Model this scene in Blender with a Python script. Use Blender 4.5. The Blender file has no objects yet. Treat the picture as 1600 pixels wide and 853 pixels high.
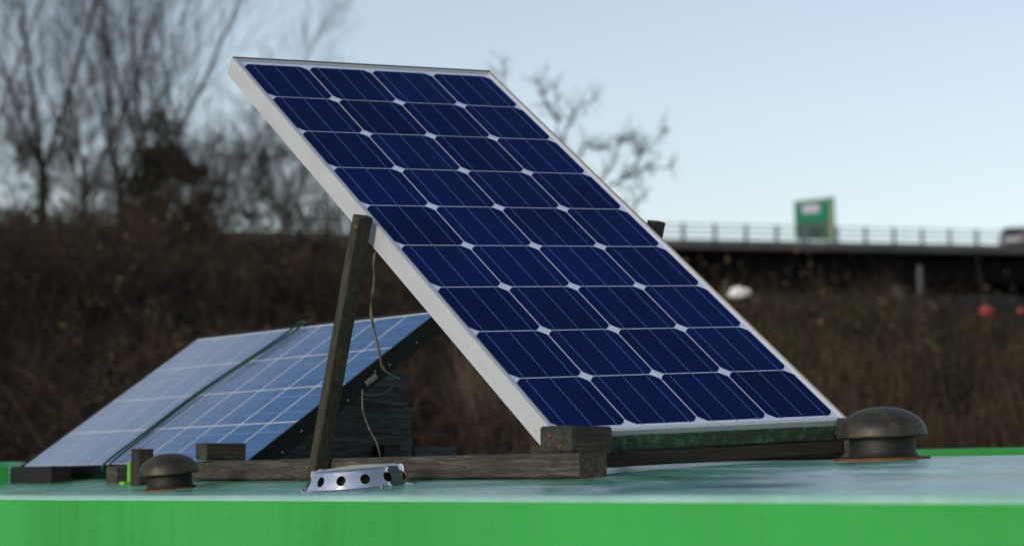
import bpy, bmesh, math, random
import numpy as np
from mathutils import Vector, Matrix, noise
rnd = random.Random(7)
sc = bpy.context.scene
COL = sc.collection

# ------------------------------------------------------------------ camera
PITCH = math.radians(5.308)
FPX = 3600.0                                  # focal length in pixels of a 1600 px wide frame
cam_d = bpy.data.cameras.new('camera')
cam = bpy.data.objects.new('camera', cam_d); COL.objects.link(cam)
cam.location = (0, 0, 0)
cam.rotation_euler = (math.pi/2 + PITCH, 0, 0)
cam_d.sensor_width = 36.0
cam_d.lens = 36.0*FPX/1600
cam_d.clip_start = 0.05; cam_d.clip_end = 3000
cam_d.dof.use_dof = True
cam_d.dof.focus_distance = 3.55
cam_d.dof.aperture_fstop = 5.6
cam_d.dof.aperture_blades = 0
sc.camera = cam

# ------------------------------------------------------------------ light
SUN_AZ = Vector((-0.66, -0.75, 0)).normalized()
SUN_EL = math.radians(15)
w = bpy.data.worlds.new('World'); sc.world = w; w.use_nodes = True
nt = w.node_tree; nt.nodes.clear()
out = nt.nodes.new('ShaderNodeOutputWorld'); bg = nt.nodes.new('ShaderNodeBackground')
sky = nt.nodes.new('ShaderNodeTexSky'); sky.sky_type = 'NISHITA'
sky.sun_disc = False; sky.sun_elevation = SUN_EL
sky.sun_rotation = math.atan2(SUN_AZ.x, SUN_AZ.y)
sky.air_density = 1.0; sky.dust_density = 0.8; sky.ozone_density = 2.0
hsv = nt.nodes.new('ShaderNodeHueSaturation'); hsv.inputs['Saturation'].default_value = 0.72
tint = nt.nodes.new('ShaderNodeMixRGB'); tint.blend_type = 'MULTIPLY'; tint.inputs[0].default_value = 1; tint.inputs[2].default_value = (1.03, .965, .93, 1)
nt.links.new(sky.outputs[0], hsv.inputs['Color']); nt.links.new(hsv.outputs[0], tint.inputs[1]); nt.links.new(tint.outputs[0], bg.inputs[0])
nt.links.new(bg.outputs[0], out.inputs[0])
bg.inputs[1].default_value = 0.108
sun_d = bpy.data.lights.new('sun', 'SUN'); sun_d.energy = 0.95; sun_d.angle = math.radians(12)
sun_d.color = (1.0, 0.94, 0.87)
sun = bpy.data.objects.new('sun', sun_d); COL.objects.link(sun)
sd = Vector((SUN_AZ.x*math.cos(SUN_EL), SUN_AZ.y*math.cos(SUN_EL), math.sin(SUN_EL)))
sun.rotation_euler = sd.to_track_quat('Z', 'Y').to_euler()
sc.view_settings.view_transform = 'Standard'; sc.view_settings.look = 'None'
sc.view_settings.gamma = 1; sc.view_settings.exposure = 0.64
sc.render.engine = 'CYCLES'

# ------------------------------------------------------------------ helpers
ES = Vector((.5446, -.8387, 0))               # along the boat, towards the camera's right
ET = Vector((.8387, .5446, 0))                # across the boat, away from the near side
def B(s, t, z=0.0): return ES*s + ET*t + Vector((0, 0, z))
cP, sP = math.cos(PITCH), math.sin(PITCH)
def ray(px, py):
    x, y = (px-800)/FPX, (426.5-py)/FPX
    return Vector((x, cP - y*sP, sP + y*cP))
def at(px, py, Y):                            # real point seen at a pixel, Y metres away
    r = ray(px, py); return r*(Y/r.y)
def att(px, py, t):                           # real point seen at a pixel on the plane t = const
    r = ray(px, py); return r*(t/(r.dot(ET)))
def st(p): return (p.dot(ES), p.dot(ET))

def lab(o, label=None, cat=None, group=None, kind=None):
    if label: o['label'] = label
    if cat: o['category'] = cat
    if group: o['group'] = group
    if kind: o['kind'] = kind
    return o
def root(name, loc, label, cat, group=None, mat=None):
    o = bpy.data.objects.new(name, None); COL.objects.link(o); o.empty_display_size = .05
    if mat is not None: o.matrix_world = mat
    else: o.location = loc
    return lab(o, label, cat, group)
def link(name, me, mats, parent=None, smooth=False):
    if not isinstance(mats, (list, tuple)): mats = [mats]
    for m in mats: me.materials.append(m)
    if smooth: me.polygons.foreach_set('use_smooth', [True]*len(me.polygons))
    o = bpy.data.objects.new(name, me); COL.objects.link(o)
    if parent: o.parent = parent
    return o
def obj(name, bm, mats, parent=None, smooth=False, world=True):
    """bmesh in world coordinates; shifted when the parent is an unrotated Empty"""
    if parent is not None and world:
        off = parent.location.copy(); q = parent.parent
        while q is not None: off += q.location; q = q.parent
        bmesh.ops.translate(bm, vec=-off, verts=bm.verts)
    bmesh.ops.recalc_face_normals(bm, faces=bm.faces)
    me = bpy.data.meshes.new(name); bm.to_mesh(me); bm.free()
    return link(name, me, mats, parent, smooth)
def hexa(bm, c, mi=0, bevel=0):
    """8 corners: bottom 4 (ccw) then top 4"""
    vs = [bm.verts.new(p) for p in c]
    fs = [(0,3,2,1),(4,5,6,7),(0,1,5,4),(1,2,6,5),(2,3,7,6),(3,0,4,7)]
    out = []
    for f in fs:
        ff = bm.faces.new([vs[i] for i in f]); ff.material_index = mi; out.append(ff)
    if bevel:
        es = list({e for f in out for e in f.edges})
        bmesh.ops.bevel(bm, geom=es, offset=bevel, segments=2, profile=.6, affect='EDGES', clamp_overlap=True)
def boxst(bm, s0, s1, t0, t1, z0, z1, mi=0, bevel=0, zf=None):
    """box in boat coordinates; zf(t) adds a height that follows the roof"""
    zf = zf or (lambda s, t: 0)
    pts = [(s0,t0),(s1,t0),(s1,t1),(s0,t1)]
    hexa(bm, [B(s,t,z0+zf(s,t)) for s,t in pts]+[B(s,t,z1+zf(s,t)) for s,t in pts], mi, bevel)
def box(bm, x0, x1, y0, y1, z0, z1, mi=0, bevel=0):
    pts = [(x0,y0),(x1,y0),(x1,y1),(x0,y1)]
    hexa(bm, [Vector((x,y,z0)) for x,y in pts]+[Vector((x,y,z1)) for x,y in pts], mi, bevel)
def wood_beam(bm, a, b, side, up, wd, ht, seed=0, wob=.0012, n=None):
    """squared timber from a to b (centre line of its bottom); rings along the length with worn, uneven faces"""
    a, b = Vector(a), Vector(b); L = (b-a).length; n = n or max(2, int(L/.03))
    rg = random.Random(seed); d = (b-a).normalized()
    prof = []
    c = min(wd, ht)*.09
    for (x, y) in ((-.5,0),(.5,0),(.5,1),(-.5,1)):
        sx = 1 if x > 0 else -1
        if y == 0: p = [(x*wd-sx*c, 0), (x*wd, c)]
        else: p = [(x*wd, ht-c), (x*wd-sx*c, ht)]
        if (x, y) == (-.5, 0): p = p[::-1]
        if (x, y) == (-.5, 1): p = p[::-1]
        prof += p
    rings = []
    for i in range(n+1):
        p = a.lerp(b, i/n); r = []
        for k, (x, y) in enumerate(prof):
            q = p + side*x + up*y
            nn = noise.noise_vector(Vector((i*.35+seed*7, k*2.3, seed)))
            r.append(bm.verts.new(q + side*nn.x*wob + up*nn.y*wob))
        rings.append(r)
    m = len(prof)
    for i in range(n):
        for k in range(m):
            bm.faces.new((rings[i][k], rings[i][(k+1)%m], rings[i+1][(k+1)%m], rings[i+1][k]))
    bm.faces.new(rings[0][::-1]); bm.faces.new(rings[-1])
def tube(bm, pts, rads, n=8, caps=True):
    pts = [Vector(p) for p in pts]
    if not isinstance(rads, (list, tuple)): rads = [rads]*len(pts)
    rings = []; prev = None
    for i, p in enumerate(pts):
        d = (pts[min(i+1, len(pts)-1)]-pts[max(i-1, 0)]).normalized()
        a = prev if prev is not None else (Vector((0,0,1)) if abs(d.z) < .9 else Vector((1,0,0)))
        u = (a - d*a.dot(d)).normalized(); v = d.cross(u); prev = u
        rings.append([bm.verts.new(p+(u*math.cos(2*math.pi*k/n)+v*math.sin(2*math.pi*k/n))*rads[i]) for k in range(n)])
    for i in range(len(pts)-1):
        for k in range(n):
            bm.faces.new((rings[i][k], rings[i][(k+1)%n], rings[i+1][(k+1)%n], rings[i+1][k]))
    if caps: bm.faces.new(rings[0][::-1]); bm.faces.new(rings[-1])
def smooth_path(ctrl, k=8):
    c = [Vector(p) for p in ctrl]; c = [c[0]*2-c[1]] + c + [c[-1]*2-c[-2]]; o = []
    for i in range(1, len(c)-2):
        for j in range(k):
            t = j/k; p0,p1,p2,p3 = c[i-1:i+3]
            o.append(.5*((2*p1)+(p2-p0)*t+(2*p0-5*p1+4*p2-p3)*t*t+(3*p1-p0-3*p2+p3)*t**3))
    o.append(c[-2]); return o
def lathe(bm, prof, M, n=64, mi=0, close=False):
    rings = []
    for (r, z) in prof:
        if r < 1e-6: rings.append([bm.verts.new(M @ Vector((0,0,z)))])
        else: rings.append([bm.verts.new(M @ Vector((r*math.cos(2*math.pi*k/n), r*math.sin(2*math.pi*k/n), z))) for k in range(n)])
    for a, b in zip(rings, rings[1:]):
        for k in range(n):
            if len(a) == 1 and len(b) == 1: continue
            if len(a) == 1: f = (a[0], b[k], b[(k+1)%n])
            elif len(b) == 1: f = (a[k], b[0], a[(k+1)%n])
            else: f = (a[k], b[k], b[(k+1)%n], a[(k+1)%n])
            ff = bm.faces.new(f); ff.material_index = mi
def np_mesh(name, V, F):
    V = np.asarray(V, np.float32); F = np.asarray(F, np.int32); k = F.shape[1]
    me = bpy.data.meshes.new(name)
    me.vertices.add(len(V)); me.vertices.foreach_set('co', V.ravel())
    me.loops.add(F.size); me.loops.foreach_set('vertex_index', F.ravel())
    me.polygons.add(len(F)); me.polygons.foreach_set('loop_start', np.arange(0, F.size, k, dtype=np.int32))
    me.update(calc_edges=True); return me

# ------------------------------------------------------------------ materials
class Mat:
    def __init__(s, name):
        s.m = bpy.data.materials.new(name); s.m.use_nodes = True
        s.nt = s.m.node_tree; s.b = s.nt.nodes['Principled BSDF']
    def n(s, t, **k):
        x = s.nt.nodes.new(t)
        for a, v in k.items(): setattr(x, a, v)
        return x
    def l(s, a, b): s.nt.links.new(a, b)
    def set(s, **k):
        for a, v in k.items(): s.b.inputs[a.replace('_', ' ')].default_value = v
        return s
    def coords(s, scale=(1,1,1), rotz=0.0, kind='Object', world=False):
        if world:
            g = s.n('ShaderNodeNewGeometry'); o = g.outputs['Position']
        else:
            tc = s.n('ShaderNodeTexCoord'); o = tc.outputs[kind]
        r = s.n('ShaderNodeMapping'); r.inputs['Rotation'].default_value = (0, 0, rotz); s.l(o, r.inputs[0])
        m = s.n('ShaderNodeMapping'); m.inputs['Scale'].default_value = scale; s.l(r.outputs[0], m.inputs[0])
        return m.outputs[0]
    def noise(s, co, scale, detail=5, rough=.55, dist=0):
        x = s.n('ShaderNodeTexNoise'); x.inputs['Scale'].default_value = scale; x.inputs['Detail'].default_value = detail
        x.inputs['Roughness'].default_value = rough; x.inputs['Distortion'].default_value = dist; s.l(co, x.inputs['Vector']); return x.outputs['Fac']
    def ramp(s, f, stops):
        r = s.n('ShaderNodeValToRGB'); e = r.color_ramp.elements
        while len(e) < len(stops): e.new(.5)
        for x, (p, c) in zip(e, stops):
            x.position = p; x.color = (*c, 1) if len(c) == 3 else c
        s.l(f, r.inputs[0]); return r.outputs[0]
    def mix(s, f, a, b, mode='MIX'):
        x = s.n('ShaderNodeMixRGB', blend_type=mode)
        for v, i in ((f, 0), (a, 1), (b, 2)):
            if isinstance(v, (int, float)): x.inputs[i].default_value = v
            elif isinstance(v, tuple): x.inputs[i].default_value = (*v, 1)
            else: s.l(v, x.inputs[i])
        return x.outputs[0]
    def col(s, c): s.l(c, s.b.inputs['Base Color']); return s
    def rough(s, f, a, b):
        r = s.ramp(f, [(0.3, (a,)*3), (0.7, (b,)*3)]); s.l(r, s.b.inputs['Roughness'])
    def bump(s, f, strength=.3, dist=.001):
        x = s.n('ShaderNodeBump'); x.inputs['Strength'].default_value = strength; x.inputs['Distance'].default_value = dist
        s.l(f, x.inputs['Height']); s.l(x.outputs[0], s.b.inputs['Normal'])
HEAD = math.atan2(ES.y, ES.x)
def simple(name, c, rough=.5, metal=0, var=.15, scale=30, bump=0, **k):
    m = Mat(name); co = m.coords(world=False)
    f = m.noise(co, scale)
    m.col(m.ramp(f, [(.3, tuple(x*(1-var) for x in c)), (.7, tuple(min(1, x*(1+var)) for x in c))]))
    m.set(Roughness=rough, Metallic=metal, **k)
    if bump: m.bump(f, bump, .001)
    return m.m

def green_paint(name, weather=0.0):
    m = Mat(name); w = True
    co = m.coords((1,1,1), -HEAD, world=w)             # x along the boat
    base = m.ramp(m.noise(m.coords((.6,.6,.6), 0, world=w), 3, 4), [(.35, (.030,.345,.054)), (.65, (.046,.435,.080))])
    # vertical wash streaks and scuffs
    stk = m.noise(m.coords((14,14,.8), -HEAD, world=w), 2.2, 6, .6)
    c = m.mix(m.ramp(stk, [(.42,(0,)*3),(.8,(.22,)*3)]), base, (.075,.40,.14))
    d = m.noise(m.coords((3,3,1.1), -HEAD, world=w), 5, 8, .7)
    c = m.mix(m.ramp(d, [(.62,(0,)*3),(.72,(.6,)*3)]), c, (.035,.16,.03))
    # one mossy run near the second fifth of the photo and a few faint ones
    rn = m.noise(m.coords((5.5,5.5,.5), -HEAD, world=w), 1.7, 7, .62, .3)
    c = m.mix(m.ramp(rn, [(.66,(0,)*3),(.74,(.65,)*3)]), c, (.06,.20,.02))
    gr = m.noise(m.coords((1,1,1), -HEAD, world=w), 160, 3, .6)
    c = m.mix(m.ramp(gr, [(.66,(0,)*3),(.72,(.35,)*3)]), c, (.03,.13,.04))
    m.col(c); m.set(Roughness=.42)
    m.rough(stk, .34, .5); m.bump(gr, .12, .0006)
    return m.m
T0, T1 = 1.525, 3.855                          # the roof's near and far edge
M_GREEN = green_paint('green_boat_paint')
def roof_paint():
    m = Mat('weathered_roof_paint')
    a = m.noise(m.coords((1.2,5,1), -HEAD, world=True), 3.0, 8, .62, .6)
    b = m.noise(m.coords((2.5,14,1), -HEAD, world=True), 6, 6, .6, .4)
    c = m.ramp(a, [(.34,(.015,.10,.05)),(.43,(.06,.32,.19)),(.52,(.18,.42,.40)),(.60,(.55,.72,.76))])
    c = m.mix(m.ramp(b, [(.48,(0,)*3),(.66,(.85,)*3)]), c, (.03,.08,.07))
    g = m.noise(m.coords((1,1,1), -HEAD, world=True), 90, 4, .6)
    c = m.mix(m.ramp(g, [(.60,(0,)*3),(.72,(.5,)*3)]), c, (.10,.15,.07))
    # greener, less chalky paint towards the left end
    g0 = m.n('ShaderNodeNewGeometry'); dS = m.n('ShaderNodeVectorMath', operation='DOT_PRODUCT'); m.l(g0.outputs['Position'], dS.inputs[0]); dS.inputs[1].default_value = tuple(ES)
    ad = m.n('ShaderNodeMath', operation='MULTIPLY_ADD'); m.l(dS.outputs['Value'], ad.inputs[0]); ad.inputs[1].default_value = .45; ad.inputs[2].default_value = 1.75
    c = m.mix(m.ramp(ad.outputs[0], [(0.0,(.80,)*3),(.9,(0,)*3)]), c, (.055,.34,.15))
    # brown algae dirt that has washed out from under the long rail
    dT = m.n('ShaderNodeVectorMath', operation='DOT_PRODUCT'); m.l(g0.outputs['Position'], dT.inputs[0]); dT.inputs[1].default_value = tuple(ET)
    mT = m.n('ShaderNodeMath', operation='MULTIPLY_ADD'); m.l(dT.outputs['Value'], mT.inputs[0]); mT.inputs[1].default_value = 10; mT.inputs[2].default_value = -17.2
    nz = m.noise(m.coords((3,9,1), -HEAD, world=True), 5, 6, .7)
    band = m.ramp(mT.outputs[0], [(.05,(0,)*3),(.42,(1,)*3),(.85,(.9,)*3),(1,(0,)*3)])
    c = m.mix(m.mix(1.0, band, m.ramp(nz, [(.38,(0,)*3),(.62,(.8,)*3)]), 'MULTIPLY'), c, (.075,.085,.022))
    # paler strip along the near edge
    gp = m.n('ShaderNodeNewGeometry'); dt = m.n('ShaderNodeVectorMath', operation='DOT_PRODUCT'); m.l(gp.outputs['Position'], dt.inputs[0]); dt.inputs[1].default_value = tuple(ET)
    sb = m.n('ShaderNodeMath', operation='SUBTRACT'); m.l(dt.outputs['Value'], sb.inputs[0]); sb.inputs[1].default_value = T0
    c = m.mix(m.ramp(sb.outputs[0], [(.015,(.8,)*3),(.06,(0,)*3)]), c, (.30,.55,.47))
    m.col(c); m.rough(a, .16, .40); m.bump(m.mix(.5, b, g), .16, .001)
    return m.m
M_ROOF = roof_paint()

def wood(name, dirn, dark=(.022,.018,.013), light=(.115,.092,.062), moss=0.0, mosscol=(.012,.045,.014), sc_=1.0):
    """weathered timber, grain along s, t or z"""
    m = Mat(name)
    s = {'s': (3,60,60), 't': (60,3,60), 'z': (60,60,3)}[dirn]
    co = m.coords(s, -HEAD, world=True)
    g = m.noise(co, 2.6*sc_, 9, .68, 1.4)
    cr = m.noise(m.coords(tuple(x*2.2 for x in s), -HEAD, world=True), 3.0, 5, .6, .5)
    big = m.noise(m.coords((1,1,1), -HEAD, world=True), 9, 4, .6)
    mid = tuple((a*2.6+b)/3.6 for a, b in zip(dark, light))
    c = m.ramp(g, [(.38, dark), (.52, mid), (.64, light)])
    c = m.mix(m.ramp(cr, [(.30,(.85,)*3),(.40,(0,)*3)]), c, tuple(x*.35 for x in dark))
    c = m.mix(m.ramp(big, [(.45,(0,)*3),(.75,(.6,)*3)]), c, tuple(x*.8 for x in dark))
    if moss:
        mm = m.noise(m.coords((1,1,1), -HEAD, world=True), 48, 10, .8, .8)
        c = m.mix(m.ramp(mm, [(.62-moss*.35,(0,)*3),(.78-moss*.35,(1,)*3)]), c, mosscol)
        m3 = m.noise(m.coords((1,1,1), -HEAD, world=True), 70, 6, .7)
        c = m.mix(m.ramp(m3, [(.50,(0,)*3),(.62,(.95*min(1, moss*1.3),)*3)]), c, (.05,.14,.07))
    kn = m.noise(m.coords(tuple(x*.45 for x in s), -HEAD, world=True), 3.2, 3, .5, 2.5)
    c = m.mix(m.ramp(kn, [(.47,(0,)*3),(.50,(.75,)*3),(.53,(0,)*3)]), c, tuple(x*.5 for x in dark))
    m.col(c); m.set(Roughness=.82); m.bump(m.mix(.5, g, cr), .9, .0025)
    return m.m
M_WS = wood('weathered_timber_lengthwise', 's', light=(.125,.113,.095))
M_WT = wood('weathered_timber_crosswise', 't', dark=(.014,.011,.008), light=(.07,.055,.038))
M_WZ = wood('mossy_timber_upright', 'z', dark=(.016,.015,.009), light=(.08,.07,.042), moss=.12)
M_WB = wood('dark_block_timber', 't', dark=(.012,.010,.008), light=(.075,.064,.05), moss=.2)
M_WM = wood('mossy_timber', 't', dark=(.008,.009,.006), light=(.05,.045,.03), moss=.62)
M_WD = wood('dark_plank_timber', 't', dark=(.035,.038,.045), light=(.20,.21,.23))

def glassy(name, c, var=.1, spec=.5, cior=1.45, sheen=0.0, isl=0.0, sky_wash=0.0, coat=1.0, cr=.03, rough=.5, metal=0.0, dust=0.0, scale=6, sheen_dust=0.0):
    m = Mat(name); co = m.coords()
    f = m.noise(co, scale, 6)
    k = m.ramp(f, [(.3, tuple(x*(1-var) for x in c)), (.7, tuple(min(1, x*(1+var)) for x in c))])
    if dust:
        d = m.noise(m.coords((9,9,9)), 5, 8, .75)
        k = m.mix(m.ramp(d, [(.35,(dust*.5,)*3),(.75,(dust,)*3)]), k, (.33,.35,.37))
        fleck = m.noise(m.coords((1,1,1)), 260, 2, .5)
        k = m.mix(m.ramp(fleck, [(.70,(0,)*3),(.76,(dust*1.6,)*3)]), k, (.3,.33,.36))
    if sky_wash:                                  # washed-out sky reflection painted into the colour, paler towards the left end
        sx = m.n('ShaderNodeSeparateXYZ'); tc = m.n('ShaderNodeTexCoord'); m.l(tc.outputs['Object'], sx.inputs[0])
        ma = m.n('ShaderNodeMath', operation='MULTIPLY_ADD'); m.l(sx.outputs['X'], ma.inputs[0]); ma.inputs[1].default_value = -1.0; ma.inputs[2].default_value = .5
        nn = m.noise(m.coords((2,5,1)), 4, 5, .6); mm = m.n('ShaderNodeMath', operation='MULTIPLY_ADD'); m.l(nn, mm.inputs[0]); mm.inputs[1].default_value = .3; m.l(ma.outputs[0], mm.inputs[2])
        k = m.mix(m.ramp(mm.outputs[0], [(.35,(0,)*3),(1.0,(sky_wash,)*3)]), k, (.62,.68,.76))
    if isl:
        gi = m.n('ShaderNodeNewGeometry'); k = m.mix(1.0, k, m.ramp(gi.outputs['Random Per Island'], [(0,(1-isl,)*3),(1,(1,)*3)]), 'MULTIPLY')
    m.col(k)
    if sheen: m.set(Sheen_Weight=sheen, Sheen_Roughness=.35)
    m.set(Roughness=rough, Metallic=metal, Coat_Weight=coat, Coat_Roughness=cr, Coat_IOR=cior, Specular_IOR_Level=spec)
    return m.m
M_CELL1 = glassy('monocrystalline_cell', (.0,.0085,.078), .30, spec=0.0, isl=.35, coat=.17, cr=.04, rough=.5, dust=.016, scale=4)
M_BACK1 = glassy('white_backsheet', (.62,.70,.88), .03, cr=.05, dust=.03)
M_BUS1 = glassy('silver_busbar', (.06,.16,.50), .05, coat=.3, spec=.1, cr=.05, rough=.4)
M_CELL2 = glassy('polycrystalline_cell', (.012,.150,.40), .22, spec=.3, cr=.06, rough=.30, metal=.6, dust=.02, scale=30, cior=1.45, coat=.30, sheen=.08, sky_wash=.60)
M_BACK2 = glassy('white_backsheet_dusty', (.82,.88,.95), .04, cr=.08, dust=.04)
M_BUS2 = glassy('pale_busbar', (.22,.40,.66), .05, cr=.08, rough=.4)

def alu(name, c, stain=.0):
    m = Mat(name); f = m.noise(m.coords((20,3,20)), 4, 6)
    k = m.ramp(f, [(.3, tuple(x*.93 for x in c)), (.7, c)])
    if stain:
        g = m.noise(m.coords(), 55, 8, .7, .5)
        k = m.mix(m.ramp(g, [(.62,(0,)*3),(.74,(stain,)*3)]), k, (.30,.22,.13))
        h = m.noise(m.coords(), 8, 4)
        k = m.mix(m.ramp(h, [(.5,(0,)*3),(.8,(.35,)*3)]), k, (.42,.40,.34))
    m.col(k); m.set(Roughness=.5, Metallic=.15); return m.m
M_FRAME1 = alu('anodised_silver_frame', (.52,.55,.585), .55)
M_FRAME2 = simple('black_anodised_frame', (.0016,.0018,.0026), .5, 0, Specular_IOR_Level=.25)
M_BACKSIDE = simple('panel_backside', (.5,.5,.5), .6)
M_BLACKPL = simple('black_plastic', (.012,.012,.013), .5)
M_SCREW = simple('zinc_screw', (.18,.19,.20), .45, .7)
M_STRAP = simple('dark_green_cord', (.008,.055,.038), .75, 0, .5, 400)
def cable_mat():
    m = Mat('pale_twin_cable'); f = m.noise(m.coords(), 60, 4)
    m.col(m.ramp(f, [(.35,(.05,.05,.025)),(.6,(.19,.18,.10))])); m.set(Roughness=.45); return m.m
M_CABLE = cable_mat()
def vent_mat():
    m = Mat('tarnished_bronze_paint')
    f = m.noise(m.coords(), 26, 8, .7); g = m.noise(m.coords(), 240, 4, .6)
    c = m.ramp(f, [(.3,(.018,.018,.019)),(.5,(.040,.036,.028)),(.68,(.105,.085,.040))])
    c = m.mix(m.ramp(g, [(.64,(0,)*3),(.72,(.5,)*3)]), c, (.12,.10,.06))
    m.col(c); m.set(Metallic=.35); m.rough(f, .40, .62); m.bump(g, .25, .0006); return m.m
M_VENT = vent_mat()
def vent_neck_mat():
    m = Mat('dull_black_neck'); f = m.noise(m.coords(), 40, 8, .7)
    m.col(m.ramp(f, [(.35,(.006,.0055,.0055)),(.7,(.016,.013,.010))])); m.set(Roughness=.6); return m.m
M_NECK = vent_neck_mat()
def rust_mat():
    m = Mat('rusty_flange'); f = m.noise(m.coords(), 45, 8, .75)
    m.col(m.ramp(f, [(.35,(.030,.018,.010)),(.52,(.16,.062,.018)),(.64,(.07,.04,.02)),(.78,(.19,.20,.05))])); m.set(Roughness=.85); return m.m
M_RUST = rust_mat()
def steel_mat():
    m = Mat('polished_stainless'); f = m.noise(m.coords(), 20, 5); m.col(m.ramp(f, [(.3,(.62,.63,.66)),(.7,(.72,.72,.74))]))
    m.set(Metallic=1.0); m.rough(m.noise(m.coords(), 60, 4), .04, .10); return m.m
M_STEEL = steel_mat()
M_LENS = simple('cloudy_vent_lens', (.48,.46,.36), .35, 0, .1)
M_INSIDE = simple('vent_inner_brown', (.05,.038,.018), .8)

# ================================================================== SETTING
# ground sheet: one height field, canal bed by the boat, scrubby bank beyond
def bank_h(x, y):
    u = x/max(y, 1.0)
    yy = y
    crest = 2.80 - u*3.3 - .22*max(0, min(1, (u+.02)/.08))                         # higher on the left
    crest = max(1.6, min(3.7, crest + .22*noise.noise(Vector((x*.12, 3.3, 0)))))
    if y < 8.5: h = -1.6
    else:
        k = min(1.0, (y-8.5)/27.0); k2 = 1-(1-k)**1.55
        h = -1.0 + (crest+1.0)*k2
        h += .55*noise.noise(Vector((x*.38, y*.30, 1.7)))*min(1, (y-8.5)/4)
    if y > 60:
        far = .058*y if y < 168 else (.058*168 + (21.5-9.74)*min(1, (y-168)/52))
        h = h+(far-h)*min(1, (y-60)/40)
    return h
def build_ground():
    xs = sorted(set([-1500,-900,-500,-250,-140,-90,-60] + [round(-45+i*.9,2) for i in range(101)] + [60,90,140,250,500,900,1500]))
    ys = [-1500,-700,-300,-120,-60,-30,-15,-5,0,4,7.8,8.5] + [round(8.6+i*.6,2) for i in range(60)] + [46,50,56,64,75,90,110,140,180,250,400,700,1100,2000]
    V = []; F = []
    for y in ys:
        for x in xs: V.append((x, y, bank_h(x, y) if y > 0 else -1.6))
    n = len(xs)
    for j in range(len(ys)-1):
        for i in range(n-1):
            a = j*n+i; F.append((a, a+1, a+n+1, a+n))
    m = Mat('bank_soil'); f = m.noise(m.coords(), .9, 10, .7)
    m.col(m.ramp(f, [(.3,(.005,.0045,.004)),(.5,(.010,.008,.006)),(.65,(.012,.013,.006)),(.8,(.022,.017,.012))])); m.set(Roughness=1.0, Specular_IOR_Level=.1)
    m.bump(f, 1.0, .3)
    o = link('ground', np_mesh('ground', V, F), m.m, smooth=True); lab(o, kind='structure')
build_ground()
def build_water():
    bm = bmesh.new(); vs = [bm.verts.new(p) for p in ((-300,-40,-1.18),(300,-40,-1.18),(300,9.4,-1.18),(-300,9.4,-1.18))]; bm.faces.new(vs)
    m = Mat('canal_water'); f = m.noise(m.coords(), 3, 4); m.set(Roughness=.06, IOR=1.33, Base_Color=(.012,.018,.012,1)); m.bump(f, .15, .02)
    o = obj('canal_water', bm, m.m); lab(o, kind='structure')
build_water()

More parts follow.
